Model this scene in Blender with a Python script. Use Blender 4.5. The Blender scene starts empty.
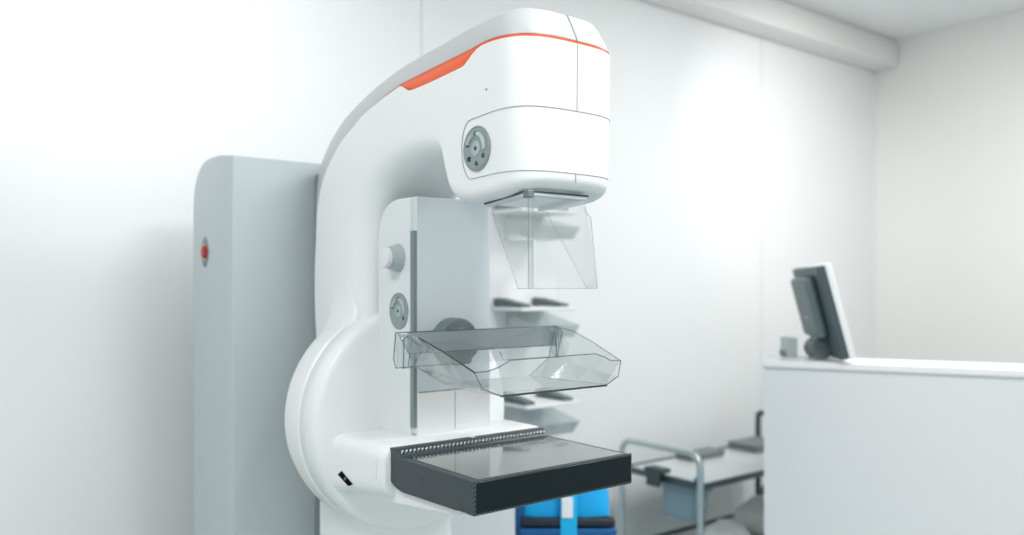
import bpy, bmesh, math, random
from mathutils import Vector, Matrix
random.seed(4)
SC = bpy.context.scene
COL = SC.collection
H = 1.42                      # eye height: the drawing heights below are measured from it
PI = math.pi

# ------------------------------------------------------------------ materials
def mat(name, col, rough=0.45, metal=0.0, coat=0.0, spec=0.5, emit=None, es=0.0):
    m = bpy.data.materials.new(name); m.use_nodes = True
    b = m.node_tree.nodes['Principled BSDF']
    b.inputs['Base Color'].default_value = (*col, 1)
    b.inputs['Roughness'].default_value = rough
    b.inputs['Metallic'].default_value = metal
    b.inputs['Coat Weight'].default_value = coat
    b.inputs['Specular IOR Level'].default_value = spec
    if emit:
        b.inputs['Emission Color'].default_value = (*emit, 1)
        b.inputs['Emission Strength'].default_value = es
    return m

def add_noise(m, scale, amount, bump=0.0):
    nt = m.node_tree; b = nt.nodes['Principled BSDF']
    tc = nt.nodes.new('ShaderNodeTexCoord'); n = nt.nodes.new('ShaderNodeTexNoise')
    n.inputs['Scale'].default_value = scale; n.inputs['Detail'].default_value = 4
    nt.links.new(tc.outputs['Object'], n.inputs['Vector'])
    c = b.inputs['Base Color'].default_value[:3]
    mx = nt.nodes.new('ShaderNodeMix'); mx.data_type = 'RGBA'
    mx.inputs['A'].default_value = (*[max(0, v * (1 - amount)) for v in c], 1)
    mx.inputs['B'].default_value = (*[min(1, v * (1 + amount)) for v in c], 1)
    nt.links.new(n.outputs['Fac'], mx.inputs['Factor']); nt.links.new(mx.outputs['Result'], b.inputs['Base Color'])
    if bump:
        bp = nt.nodes.new('ShaderNodeBump'); bp.inputs['Strength'].default_value = bump; bp.inputs['Distance'].default_value = 0.002
        nt.links.new(n.outputs['Fac'], bp.inputs['Height']); nt.links.new(bp.outputs['Normal'], b.inputs['Normal'])
    return m

def weave(name, c1, c2, scale, rough, coat):
    m = mat(name, c1, rough, 0.0, coat)
    nt = m.node_tree; b = nt.nodes['Principled BSDF']
    tc = nt.nodes.new('ShaderNodeTexCoord')
    wv = nt.nodes.new('ShaderNodeTexWave'); wv.wave_type = 'BANDS'; wv.bands_direction = 'DIAGONAL'; wv.inputs['Scale'].default_value = scale
    cr = nt.nodes.new('ShaderNodeMix'); cr.data_type = 'RGBA'; cr.inputs['A'].default_value = (*c1, 1); cr.inputs['B'].default_value = (*c2, 1)
    nt.links.new(tc.outputs['Object'], wv.inputs['Vector']); nt.links.new(wv.outputs['Fac'], cr.inputs['Factor']); nt.links.new(cr.outputs['Result'], b.inputs['Base Color'])
    return m

def acrylic(name, tint, refl=0.06, rough=0.04):
    m = bpy.data.materials.new(name); m.use_nodes = True; nt = m.node_tree
    nt.nodes.remove(nt.nodes['Principled BSDF']); out = nt.nodes['Material Output']
    tr = nt.nodes.new('ShaderNodeBsdfTransparent'); tr.inputs['Color'].default_value = (*tint, 1)
    gl = nt.nodes.new('ShaderNodeBsdfGlossy'); gl.inputs['Roughness'].default_value = rough
    lw = nt.nodes.new('ShaderNodeLayerWeight'); lw.inputs['Blend'].default_value = 0.18
    mul = nt.nodes.new('ShaderNodeMath'); mul.operation = 'MULTIPLY_ADD'; mul.use_clamp = True
    mul.inputs[1].default_value = 0.55; mul.inputs[2].default_value = refl
    nt.links.new(lw.outputs['Facing'], mul.inputs[0])
    mx = nt.nodes.new('ShaderNodeMixShader')
    nt.links.new(mul.outputs['Value'], mx.inputs['Fac']); nt.links.new(tr.outputs['BSDF'], mx.inputs[1])
    nt.links.new(gl.outputs['BSDF'], mx.inputs[2]); nt.links.new(mx.outputs['Shader'], out.inputs['Surface'])
    return m

M = dict(
    white=mat('white_plastic', (.86, .87, .865), .38),
    cover=mat('pale_grey_plastic', (.50, .51, .52), .36),
    orange=mat('orange_plastic', (.93, .13, .035), .4),
    stand=add_noise(mat('blue_grey_enamel', (.50, .56, .585), .45), 3, .02),
    housing=mat('cool_grey_plastic', (.67, .735, .765), .42),
    housing_side=mat('light_grey_plastic', (.76, .79, .795), .42),
    seam=mat('seam_grey', (.30, .33, .34), .6),
    slot=mat('slot_dark', (.21, .26, .275), .6),
    pad=mat('keypad_grey', (.27, .33, .33), .45),
    padlight=mat('keypad_light', (.43, .50, .50), .45),
    mark=mat('symbol_dark', (.05, .07, .08), .5),
    black=mat('matt_black', (.004, .005, .006), .9, spec=.05),
    knob=mat('knob_grey', (.42, .48, .49), .4),
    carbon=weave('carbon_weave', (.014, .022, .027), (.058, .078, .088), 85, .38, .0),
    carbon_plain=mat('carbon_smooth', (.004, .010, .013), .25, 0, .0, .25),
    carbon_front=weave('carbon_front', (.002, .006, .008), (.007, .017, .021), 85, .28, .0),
    carbon_top=mat('carbon_top', (.035, .042, .044), .16, 0, .8),
    bead=mat('ridge_bead', (.42, .45, .46), .22, .6),
    clear=acrylic('clear_acrylic', (.95, .965, .965), .05),
    clear_side=acrylic('clear_acrylic_bright', (.93, .955, .955), .13),
    clear_thin=acrylic('clear_thin_acrylic', (.985, .99, .99), .02),
    edge=acrylic('acrylic_edge', (.52, .59, .61), .12),
    edge_dark=acrylic('acrylic_edge_dark', (.07, .11, .13), .08),
    edge_pale=acrylic('acrylic_edge_pale', (.86, .89, .89), .05),
    rail=mat('smoked_rail', (.36, .42, .435), .3),
    coupling=mat('coupling_grey', (.16, .20, .21), .5),
    steel=mat('stainless_steel', (.52, .60, .60), .28, .9),
    steel_dark=mat('dark_steel', (.10, .13, .14), .35, .6),
    tray=mat('steel_sheet', (.70, .74, .74), .3, .35),
    red=mat('red_button', (.42, .015, .012), .35),
    yellow=mat('yellow_plate', (.85, .55, .03), .5),
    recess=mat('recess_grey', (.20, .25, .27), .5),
    desk=mat('white_laminate', (.78, .785, .79), .5),
    desktop=mat('white_worktop', (.88, .88, .88), .3),
    monitor=mat('monitor_dark', (.055, .085, .09), .45),
    monitor_mid=mat('monitor_mid', (.12, .165, .17), .5),
    bezel=mat('bezel_white', (.82, .83, .83), .4),
    screen=mat('screen_black', (.01, .012, .014), .12),
    blue=add_noise(mat('cyan_nylon', (.0, .42, .86), .6), 60, .06, .2),
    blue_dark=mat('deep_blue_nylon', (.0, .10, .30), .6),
    strap=mat('strap_blue', (.0, .46, .86), .55),
    zipper=mat('black_tape', (.012, .016, .028), .6),
    tag=mat('white_label', (.88, .88, .90), .5),
    bin=mat('blue_grey_bin', (.22, .34, .39), .4),
    item=mat('grey_box', (.17, .19, .195), .5),
    bag=mat('white_polythene', (.78, .80, .79), .35),
    bagdark=mat('dark_pouch', (.09, .12, .13), .5),
    rack=mat('rack_white', (.84, .85, .85), .45),
    rackdark=mat('rack_clip', (.10, .14, .145), .5),
    wood=mat('stool_white', (.75, .75, .74), .5),
    lamp=mat('lamp_diffuser', (.9, .9, .9), .5, emit=(1, 1, 1), es=3.0),
    lampframe=mat('lamp_frame', (.8, .8, .8), .5),
    bulk=mat('bulkhead_paint', (.80, .785, .77), .55),
    ceil=add_noise(mat('ceiling_paint', (.84, .85, .85), .8), 2, .015),
    wallr=add_noise(mat('wall_cream', (.86, .855, .83), .7), 1.2, .015),
    floor=add_noise(mat('vinyl_floor', (.45, .545, .55), .4), 8, .05),
)

M['rail'].node_tree.nodes['Principled BSDF'].inputs['Alpha'].default_value = .72
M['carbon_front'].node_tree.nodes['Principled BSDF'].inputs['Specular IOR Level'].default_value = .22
# wall panels: joint lines where the boards meet
wm = add_noise(mat('wall_panel', (.80, .81, .81), .5), 1.2, .012)
nt = wm.node_tree; b = nt.nodes['Principled BSDF']
tc = nt.nodes.new('ShaderNodeTexCoord'); sx = nt.nodes.new('ShaderNodeSeparateXYZ')
nt.links.new(tc.outputs['Object'], sx.inputs['Vector'])
prev = None
for x0 in (-.40, 1.423, 3.26):
    cmp = nt.nodes.new('ShaderNodeMath'); cmp.operation = 'COMPARE'; cmp.inputs[1].default_value = x0; cmp.inputs[2].default_value = .0025
    nt.links.new(sx.outputs['X'], cmp.inputs[0])
    if prev:
        a = nt.nodes.new('ShaderNodeMath'); a.operation = 'MAXIMUM'
        nt.links.new(prev, a.inputs[0]); nt.links.new(cmp.outputs['Value'], a.inputs[1]); prev = a.outputs['Value']
    else: prev = cmp.outputs['Value']
src = b.inputs['Base Color'].links[0].from_socket
mx = nt.nodes.new('ShaderNodeMix'); mx.data_type = 'RGBA'; mx.inputs['B'].default_value = (.55, .57, .57, 1)
nt.links.new(prev, mx.inputs['Factor']); nt.links.new(src, mx.inputs['A']); nt.links.new(mx.outputs['Result'], b.inputs['Base Color'])
M['wall'] = wm

# ------------------------------------------------------------------ object helpers
ORIGIN = {}
def empty(name, loc, label, cat, group=None):
    o = bpy.data.objects.new(name, None); COL.objects.link(o); o.location = loc
    o.empty_display_size = .1
    o['label'] = label; o['category'] = cat
    if group: o['group'] = group
    ORIGIN[o] = Vector(loc); return o

def root_of(o):
    while o.parent: o = o.parent
    return o

def obj(name, bm, m, parent=None, smooth=40, label=None, bevel=0, segs=2, origin=None, solid=0, sub=0):
    """links bm (drawn in world coordinates) as one mesh object below parent"""
    bmesh.ops.remove_doubles(bm, verts=bm.verts, dist=1e-6)
    bmesh.ops.recalc_face_normals(bm, faces=bm.faces)
    if parent: off = ORIGIN[root_of(parent)]
    else: off = Vector(origin) if origin else Vector((0, 0, 0))
    bmesh.ops.translate(bm, verts=bm.verts, vec=-off)
    me = bpy.data.meshes.new(name); bm.to_mesh(me); bm.free()
    for mm in (m if isinstance(m, list) else [m]): me.materials.append(mm)
    o = bpy.data.objects.new(name, me); COL.objects.link(o)
    if parent: o.parent = parent
    else: o.location = off; ORIGIN[o] = off
    if solid:
        s = o.modifiers.new('thickness', 'SOLIDIFY'); s.thickness = solid; s.offset = 0
    if bevel:
        bv = o.modifiers.new('bevel', 'BEVEL'); bv.width = bevel; bv.segments = segs; bv.limit_method = 'ANGLE'
        bv.angle_limit = math.radians(35); bv.harden_normals = False
    if sub:
        s = o.modifiers.new('sub', 'SUBSURF'); s.levels = sub; s.render_levels = sub
    if smooth:
        for p in me.polygons: p.use_smooth = True
        me.set_sharp_from_angle(angle=math.radians(smooth))
    if label: o['label'] = label
    return o

def tag(o, label, cat, group=None):
    o['label'] = label; o['category'] = cat
    if group: o['group'] = group
    return o

def struct(name, bm, m, **k):
    o = obj(name, bm, m, **k); o['kind'] = 'structure'; return o

def BM(): return bmesh.new()

def box(bm, x0, x1, y0, y1, z0, z1, mi=0):
    v = [bm.verts.new(p) for p in ((x0, y0, z0), (x1, y0, z0), (x1, y1, z0), (x0, y1, z0), (x0, y0, z1), (x1, y0, z1), (x1, y1, z1), (x0, y1, z1))]
    for f in ((0, 3, 2, 1), (4, 5, 6, 7), (0, 1, 5, 4), (1, 2, 6, 5), (2, 3, 7, 6), (3, 0, 4, 7)):
        bm.faces.new([v[i] for i in f]).material_index = mi
    return v

def obox(bm, c, u, v, w, hu, hv, hw):
    """box about c along the unit axes u, v, w with half sizes"""
    c, u, v, w = map(Vector, (c, u, v, w)); V = []
    for k in (-1, 1):
        for (i, j) in ((-1, -1), (1, -1), (1, 1), (-1, 1)):
            V.append(bm.verts.new(c + u * hu * i + v * hv * j + w * hw * k))
    for f in ((0, 3, 2, 1), (4, 5, 6, 7), (0, 1, 5, 4), (1, 2, 6, 5), (2, 3, 7, 6), (3, 0, 4, 7)):
        bm.faces.new([V[i] for i in f])

def prism(bm, pts, fn0, fn1):
    """polygon pts (a,b) between the two placements fn0 and fn1"""
    A = [bm.verts.new(fn0(*p)) for p in pts]; B = [bm.verts.new(fn1(*p)) for p in pts]
    n = len(pts); bm.faces.new(A); bm.faces.new(list(reversed(B)))
    for i in range(n): bm.faces.new((A[i], A[(i + 1) % n], B[(i + 1) % n], B[i]))

def prism_x(bm, yz, x0, x1): prism(bm, yz, lambda y, z: (x0, y, z), lambda y, z: (x1, y, z))
def prism_z(bm, xy, z0, z1): prism(bm, xy, lambda x, y: (x, y, z0), lambda x, y: (x, y, z1))

def frame(d):
    d = Vector(d).normalized(); up = Vector((0, 0, 1)) if abs(d.z) < .95 else Vector((1, 0, 0))
    a = d.cross(up).normalized(); return d, a, a.cross(d).normalized()

def lathe(bm, c, axis, prof, n=40):
    """prof: (radius, distance along axis) from c"""
    d, a, b2 = frame(axis); c = Vector(c); rings = []
    for r, h in prof:
        if r < 1e-5: rings.append([bm.verts.new(c + d * h)])
        else: rings.append([bm.verts.new(c + d * h + (a * math.cos(2 * PI * i / n) + b2 * math.sin(2 * PI * i / n)) * r) for i in range(n)])
    for R, Q in zip(rings, rings[1:]):
        for i in range(n):
            j = (i + 1) % n
            if len(R) == 1 and len(Q) > 1: bm.faces.new((R[0], Q[j], Q[i]))
            elif len(Q) == 1 and len(R) > 1: bm.faces.new((R[i], R[j], Q[0]))
            elif len(R) > 1: bm.faces.new((R[i], R[j], Q[j], Q[i]))

def tube(bm, pts, r, n=8, closed=False):
    pts = [Vector(p) for p in pts]; rings = []; N = len(pts); pa = None
    for i, p in enumerate(pts):
        q0 = pts[(i - 1) % N] if (closed or i > 0) else p; q1 = pts[(i + 1) % N] if (closed or i < N - 1) else p
        d = (q1 - q0).normalized()
        if pa is None: _, a, _ = frame(d)
        else:
            a = pa - d * pa.dot(d)
            a = a.normalized() if a.length > 1e-6 else frame(d)[1]
        pa = a; b2 = d.cross(a)
        rings.append([bm.verts.new(p + (a * math.cos(2 * PI * k / n) + b2 * math.sin(2 * PI * k / n)) * r) for k in range(n)])
    for i in range(N if closed else N - 1):
        R, Q = rings[i], rings[(i + 1) % N]
        for k in range(n): bm.faces.new((R[k], R[(k + 1) % n], Q[(k + 1) % n], Q[k]))
    if not closed: bm.faces.new(list(reversed(rings[0]))); bm.faces.new(rings[-1])

def arc_pts(p0, p1, p2, r, n=6):
    """rounded corner at p1"""
    p0, p1, p2 = Vector(p0), Vector(p1), Vector(p2); a = p1 + (p0 - p1).normalized() * r; b2 = p1 + (p2 - p1).normalized() * r
    return [(a * (1 - t) ** 2 + p1 * 2 * t * (1 - t) + b2 * t * t) for t in [i / n for i in range(n + 1)]]

def roundpath(pts, r, n=6):
    out = [Vector(pts[0])]
    for i in range(1, len(pts) - 1): out += arc_pts(pts[i - 1], pts[i], pts[i + 1], r, n)
    return out + [Vector(pts[-1])]

def round_poly(pts, rs, n=6):
    out = []; N = len(pts)
    for i in range(N):
        r = rs[i] if isinstance(rs, (list, tuple)) else rs
        if r <= 0: out.append(pts[i]); continue
        P = [Vector((*pts[(i + k) % N], 0)) for k in (-1, 0, 1)]
        out += [(p.x, p.y) for p in arc_pts(*P, r, n)]
    return out

def spline(pts, per):
    """Catmull-Rom through tuples"""
    out = []
    for i in range(len(pts) - 1):
        p0 = pts[max(i - 1, 0)]; p1 = pts[i]; p2 = pts[i + 1]; p3 = pts[min(i + 2, len(pts) - 1)]
        for k in range(per):
            t = k / per
            out.append(tuple(.5 * (2 * b_ + (c_ - a_) * t + (2 * a_ - 5 * b_ + 4 * c_ - d_) * t * t + (3 * b_ - a_ - 3 * c_ + d_) * t ** 3)
                             for a_, b_, c_, d_ in zip(p0, p1, p2, p3)))
    out.append(tuple(pts[-1])); return out

def lerp_table(tab, x):
    if x <= tab[0][0]: return tab[0][1]
    for (a, va), (b_, vb) in zip(tab, tab[1:]):
        if x <= b_: return va + (vb - va) * (x - a) / (b_ - a)
    return tab[-1][1]

# ================================================================== THE SETTING
YW = 2.30; XR = 4.279; ZC = 2.71; ZB = 2.565
bm = BM(); box(bm, -3.5, XR + .1, YW, YW + .1, 0, ZC + .1); struct('wall_back', bm, M['wall'])
bm = BM(); box(bm, XR, XR + .1, -2.5, YW, 0, ZC + .1); struct('wall_right', bm, M['wallr'])
bm = BM(); box(bm, -3.5, XR + .1, -2.5, YW + .1, -.1, 0); struct('floor', bm, M['floor'])
bm = BM(); box(bm, -3.5, XR + .1, -2.5, YW + .1, ZC, ZC + .1); struct('ceiling', bm, M['ceil'])
bm = BM(); prism_x(bm, [(YW, ZB), (YW - .13, ZB), (YW - .13, ZC - .03), (YW - .11, ZC), (YW, ZC)], -3.5, XR)
struct('trim_1', bm, M['bulk'], bevel=.006)
bm = BM(); box(bm, -3.5, XR, YW - .015, YW, 0, .09); struct('baseboard_back', bm, M['desk'], bevel=.004)
bm = BM(); box(bm, XR - .015, XR, -2.5, YW - .015, 0, .09); struct('baseboard_right', bm, M['desk'], bevel=.004)

# ================================================================== THE MAMMOGRAPHY MACHINE
XC = .924
RT = empty('mammography_machine', (XC, 1.9, 0), 'white breast x-ray machine with orange stripe, grey stand and black detector table', 'x-ray machine')
def Z(v): return v + H

# --- stand column
XS0, XS1, YS0, YS1, ZT = .6405, 1.2075, 1.83, 2.11, .289
prof = round_poly([(YS0, .0), (YS0, Z(ZT)), (1.93, Z(ZT + .013)), (YS1, Z(ZT + .011)), (YS1, 0)], [0, .004, .04, .125, 0], 10)
bm = BM(); prism_x(bm, prof, XS0, XS1); st = obj('stand_column', bm, M['stand'], RT, bevel=.004, label='blue-grey upright stand column')
bm = BM(); box(bm, .835, 1.013, 1.80, 1.829, Z(-1.2), Z(.262)); obj('gap_shade_plate', bm, M['recess'], RT, bevel=.004)  # dark plate added for the shade in the gap between stand and arm
bm = BM(); prism_z(bm, round_poly([(.56, 1.35), (1.288, 1.35), (1.288, 2.2), (.56, 2.2)], .06), 0, .03); obj('base_plate', bm, M['stand'], RT, bevel=.004)
# emergency stop in the side of the stand
bm = BM(); d = [(.0, .0025), (.032, .002), (.037, 0)]
lathe(bm, (0, 0, 0), (-1, 0, 0), d, 36)
for v in bm.verts: v.co.y *= .72; v.co += Vector((XS0, 2.018, Z(.079)))
es = obj('emergency_stop', bm, M['recess'], RT, label='grey oval plate of the stop button')
bm = BM(); lathe(bm, (XS0 - .001, 2.018, Z(.079)), (-1, 0, 0), [(.019, 0), (.019, .0025), (.0, .0025)], 28); obj('yellow_collar', bm, M['yellow'], es)
bm = BM(); lathe(bm, (XS0 - .002, 2.010, Z(.079)), (-1, 0, 0), [(.016, 0), (.016, .004), (.013, .0065), (0, .0075)], 28)
obj('red_button', bm, M['red'], es, label='red mushroom push button')

# --- C-arm with the tube head: stations along the arm, each from outer edge O to inner edge I
ST = [  # yo, zo, yi, zi, r_inset, r_along
    (1.780, -1.388, 1.53, -1.388, .035, .035),
    (1.780, -.60, 1.53, -.60, .035, .035),
    (1.780, -.30, 1.53, -.30, .035, .035),
    (1.806, -.05, 1.53, -.08, .045, .05),
    (1.806, .10, 1.53, .04, .055, .07),
    (1.806, .205, 1.522, .125, .06, .075),
    (1.786, .270, 1.495, .175, .06, .075),
    (1.735, .322, 1.455, .205, .06, .075),
    (1.655, .368, 1.40, .224, .06, .075),
    (1.545, .403, 1.335, .233, .06, .07),
    (1.425, .4275, 1.275, .232, .055, .06),
    (1.335, .4365, 1.245, .226, .05, .05),
    (1.265, .442, 1.236, .212, .04, .045),
    (1.235, .445, 1.224, .177, .03, .035),
    (1.205, .448, 1.209, .152, .028, .03),
    (1.165, .450, 1.170, .141, .026, .026),
    (1.115, .452, 1.115, .144, .022, .021)]
ST = spline(ST, 14)
HW = .1205; YF = 1.008; YT = 1.115; NEXP = 3.1
STN = []     # (w, yo, zo, yi, zi, nx, ny, ri, re)
for s in ST: STN.append((HW, s[0], s[1], s[2], s[3], 1.0, 0.0, s[4], s[5]))
NF = 26
for k in range(1, NF + 1):
    th = PI / 2 * k / NF
    w = HW * math.cos(th) ** (2 / NEXP) if k < NF else 0.0
    yy = YT - (YT - YF) * math.sin(th) ** (2 / NEXP)
    gx = (w / HW) ** (NEXP - 1) / HW; gy = ((YT - yy) / (YT - YF)) ** (NEXP - 1) / (YT - YF)
    g = math.hypot(gx, gy); STN.append((w, yy, .452 + .002 * math.sin(th), yy, .144 + .014 * math.sin(th), gx / g, gy / g, .022, .021))
DROP = [(0, .0), (.9, .0)]
S2D = []    # stripe lower distance by outer y of the station (arm part), made along the arm
ZCOV = [(1.00, .4035), (1.07, .4034), (1.104, .4030), (1.125, .4010), (1.147, .3985), (1.257, .3918), (1.3805, .3836), (1.4507, .370), (1.5217, .353), (1.5885, .330), (1.64, .298), (1.68, .262)]
SWID = [(1.09, .0050), (1.112, .0052), (1.125, .0066), (1.137, .0105), (1.150, .0172), (1.160, .0225), (1.168, .0240), (1.343, .0246), (1.353, .0236), (1.361, .0190), (1.369, .0100), (1.376, .0046), (1.384, .0034), (1.45, .0028), (1.55, .0016), (1.66, .0003)]
_ce = {}
def cover_e(i):
    if i in _ce: return _ce[i]
    w, yo, zo, yi, zi = STN[i][:5]; L = math.hypot(yo - yi, zo - zi); e = lerp_table([(-.1, .050), (.02, .050), (.10, .053), (.20, .068), (.26, .082), (.30, .088), (.345, .084)], zo)
    if yo < 1.62:
        best = None
        for k in range(240):
            q = .0005 * k / L; d = abs(zo + (zi - zo) * q - lerp_table(ZCOV, yo + (yi - yo) * q))
            if best is None or d < best[0]: best = (d, .0005 * k)
        e = best[1]
        lo, hi = max(e - .001, .005), e + .001
        for _ in range(30):
            m_ = (lo + hi) / 2; q = m_ / L
            if zo + (zi - zo) * q > lerp_table(ZCOV, yo + (yi - yo) * q): lo = m_
            else: hi = m_
        e = (lo + hi) / 2
    _ce[i] = e; return e
def stripe_w(i):
    w, yo, zo, yi, zi = STN[i][:5]
    if i >= len(ST) - 1: return .0050
    if zo < .30: return .0002
    L = math.hypot(yo - yi, zo - zi); y = yo + (yi - yo) * cover_e(i) / L
    return lerp_table(SWID, y)
# even out the hand-over from the table to the back of the arm
_raw = [cover_e(i) for i in range(len(STN))]
for _ in range(24): _raw = [_raw[i] if STN[i][1] < 1.56 or i in (0, len(STN) - 1) else (_raw[i - 1] + 2 * _raw[i] + _raw[i + 1]) / 4 for i in range(len(_raw))]
for i, v in enumerate(_raw): _ce[i] = v
def section(i):
    """left half: list of (inset, e) from outer middle to inner middle; three ranges"""
    w, yo, zo, yi, zi, nx, ny, ri, re = STN[i]
    L = math.hypot(yo - yi, zo - zi); ce = cover_e(i); sw = stripe_w(i)
    lean = .024
    cov = [(lean + .05, 0.0), (lean + .010, 0.0), (lean + .003, .0016), (lean, .005), (lean * .5, ce * .52), (.0015, ce - .003), (0.0015, ce)]
    stp = [(0.0022, ce), (.0022, ce + sw)]
    body = [(0.0, ce + sw), (0, ce + sw + .004)]
    e1 = L - re
    for t in (.33, .66, 1.0): body.append((.004 * t * t, ce + sw + .004 + (e1 - ce - sw - .004) * t))
    for k in range(1, 9):
        a = PI / 2 * k / 8
        body.append((.004 + ri * (1 - math.cos(a)), e1 + re * math.sin(a)))
    return cov, stp, body
def place(i, inset, e, side):
    w, yo, zo, yi, zi, nx, ny, ri, re = STN[i]
    L = math.hypot(yo - yi, zo - zi); t = e / L
    y = yo + (yi - yo) * t + ny * inset; z = zo + (zi - zo) * t
    x = max(w - nx * inset, 0.0)
    return Vector((XC + side * x, y, Z(z)))
def strip(bm, ranges, close=None):
    for side in (-1, 1):
        prev = None
        for i in range(len(STN)):
            pts = [place(i, a, e, side) for a, e in ranges(i)]
            if close == 'outer':
                p = pts[0].copy(); p.x = XC; p.y = max(p.y, 1.085); pts = [p] + pts
            if close == 'inner':
                p = pts[-1].copy(); p.x = XC; p.y = max(p.y, 1.06) if i >= len(ST) else p.y; pts = pts + [p]
            row = [bm.verts.new(p) for p in pts]
            if prev:
                for k in range(len(row) - 1):
                    q = (prev[k], prev[k + 1], row[k + 1], row[k])
                    if len({tuple(round(c, 5) for c in v.co) for v in q}) >= 3:
                        try: bm.faces.new(q)
                        except ValueError: pass
            prev = row
    bmesh.ops.remove_doubles(bm, verts=bm.verts, dist=1e-5)
    bmesh.ops.dissolve_degenerate(bm, edges=bm.edges, dist=1e-5)
bm = BM(); strip(bm, lambda i: section(i)[2], 'inner'); arm = obj('arm_body', bm, M['white'], RT, smooth=50, label='white curved arm with overhanging tube head')
bm = BM(); strip(bm, lambda i: section(i)[0], 'outer'); cov = obj('top_cover', bm, M['cover'], RT, smooth=50, label='pale grey band along the back of the arm')
bm = BM(); strip(bm, lambda i: [(.0035, section(i)[0][-1][1] - .002)] + section(i)[1] + [(.0035, section(i)[1][-1][1] + .002)])
obj('accent_stripe', bm, M['orange'], RT, smooth=50, label='orange stripe under the grey band')

# --- lines on the head
def headpt(k, z, off=.0004, side=-1):
    """point on the tube head: k = station index, at drawing height z"""
    w, yo, zo, yi, zi, nx, ny, ri, re = STN[k]
    e = (zo - z) / max(zo - zi, 1e-6); y = yo + (yi - yo) * e; sw = stripe_w(k); ce = cover_e(k); L = zo - zi
    t = max(0, min(1, (e * L - ce - sw - .004) / (L - re - ce - sw - .004))); off = off - .004 * t * t
    return Vector((XC + side * (w + nx * off), y - ny * off, Z(z)))
N0 = len(ST) - 1; NL = len(STN) - 1
def kfor(y):
    return min(range(len(STN) // 2, len(STN)), key=lambda k: abs(STN[k][1] - y) + (0 if STN[k][2] > .3 else 9))
bm = BM()
ks = kfor(1.140); ZU = .287; ZL = .184
zu = lambda k: ZU - .010 * max(0, min(1, (STN[k][1] - 1.03) / .14))
zl = lambda k: ZL - .006 * max(0, min(1, (STN[k][1] - 1.03) / .14))
path = []
for k in range(NL, ks + 1, -1): path.append(headpt(k, zl(k), side=1) if False else headpt(k, zl(k)))
pl = [headpt(k, zl(k)) for k in range(NL, ks - 1, -1)]
pu = [headpt(k, zu(k)) for k in range(ks, NL + 1)]
a, c = pl[-1], pu[0]
back = []
for q in range(1, 16):
    t = q / 16; z_ = (a.z + (c.z - a.z) * (.5 - .5 * math.cos(t * PI))) - H; y_ = a.y + (c.y - a.y) * t + .0265 * math.sin(t * PI)
    p_ = headpt(kfor(y_), z_, .0006); p_.y = y_; back.append(p_)
tube(bm, pl + back + pu, .0006, 6)
plr = [Vector((2 * XC - p.x, p.y, p.z)) for p in pl + back + pu]
obj('panel_seam', bm, M['seam'], arm); bm = BM(); tube(bm, plr, .0006, 6)
obj('panel_seam', bm, M['seam'], arm)
bm = BM()
f = lambda z: headpt(NL, z, .0009)
tube(bm, [f(z) for z in (.3975, .36, .33, .30, ZU)], .0007, 6); obj('front_seam', bm, M['seam'], arm)
bm = BM(); tube(bm, [f(z) for z in (ZL, .175, .168)], .0007, 6); obj('front_seam', bm, M['seam'], arm)
bm = BM(); cvs = section(NL)[0]
tube(bm, [place(NL, a_ - .0003, e_, -1) for a_, e_ in cvs[2:]], .0012, 6); obj('cover_seam', bm, M['slot'], cov)
k = kfor(1.105); bm = BM(); lathe(bm, headpt(k, .322), (-1, 0, 0), [(.0022, -.001), (.0022, .0005), (0, .0005)], 12); obj('indicator_hole', bm, M['seam'], arm)

# --- round key pads
def keypad(c, r, name, parent, marks):
    x, y, z = c
    bm = BM(); lathe(bm, (x, y, z), (-1, 0, 0), [(r * 1.10, -.002), (r * 1.10, .0012), (r * 1.03, .0022), (r, .0010), (r, .0016), (0, .0018)], 44)
    kp = obj(name, bm, M['pad'], parent, label='round grey control pad')
    bm = BM(); lathe(bm, (x - .0016, y, z), (-1, 0, 0), [(r * .36, 0), (r * .36, .001), (r * .27, .0018), (r * .27, .0010), (0, .0012)], 32); obj('centre_button', bm, M['padlight'], kp)
    bm = BM(); lathe(bm, (x - .0028, y, z), (-1, 0, 0), [(r * .11, 0), (r * .11, .0006), (0, .0008)], 16); obj('centre_mark', bm, M['mark'], kp)
    for a0, a1 in ((100, 190), (20, 75)):
        bm = BM(); tube(bm, [(x - .002, y + math.cos(math.radians(a)) * r * .70, z + math.sin(math.radians(a)) * r * .70) for a in range(a0, a1 + 1, 9)], r * .13, 6)
        obj('rocker_key', bm, M['padlight'], kp)
    for ang, kind in marks:
        cy, cz = y + math.cos(math.radians(ang)) * r * .72, z + math.sin(math.radians(ang)) * r * .72; bm = BM(); q = r * .10
        if kind == 'tri': prism(bm, [(-q, -q), (q, -q), (0, q)], lambda u, v: (x - .004, cy + u, cz + v), lambda u, v: (x - .0012, cy + u, cz + v))
        elif kind == 'sq':
            for (u0, u1, v0, v1) in ((-q, q, q * .6, q), (-q, q, -q, -q * .6), (-q, -q * .6, -q, q), (q * .6, q, -q, q)): box(bm, x - .004, x - .0012, cy + u0, cy + u1, cz + v0, cz + v1)
        else: lathe(bm, (x - .0012, cy, cz), (-1, 0, 0), [(q * 1.3, 0), (q * 1.3, .001), (0, .0012)], 16)
        obj('key_symbol', bm, M['mark'], kp)
MK = [(95, 'sq'), (45, 'dot'), (20, 'tri'), (170, 'tri'), (215, 'dot'), (265, 'tri'), (320, 'sq')]
keypad((XC - HW + .0012, 1.126, Z(.2285)), .0345, 'head_control_pad', RT, MK)

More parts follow.
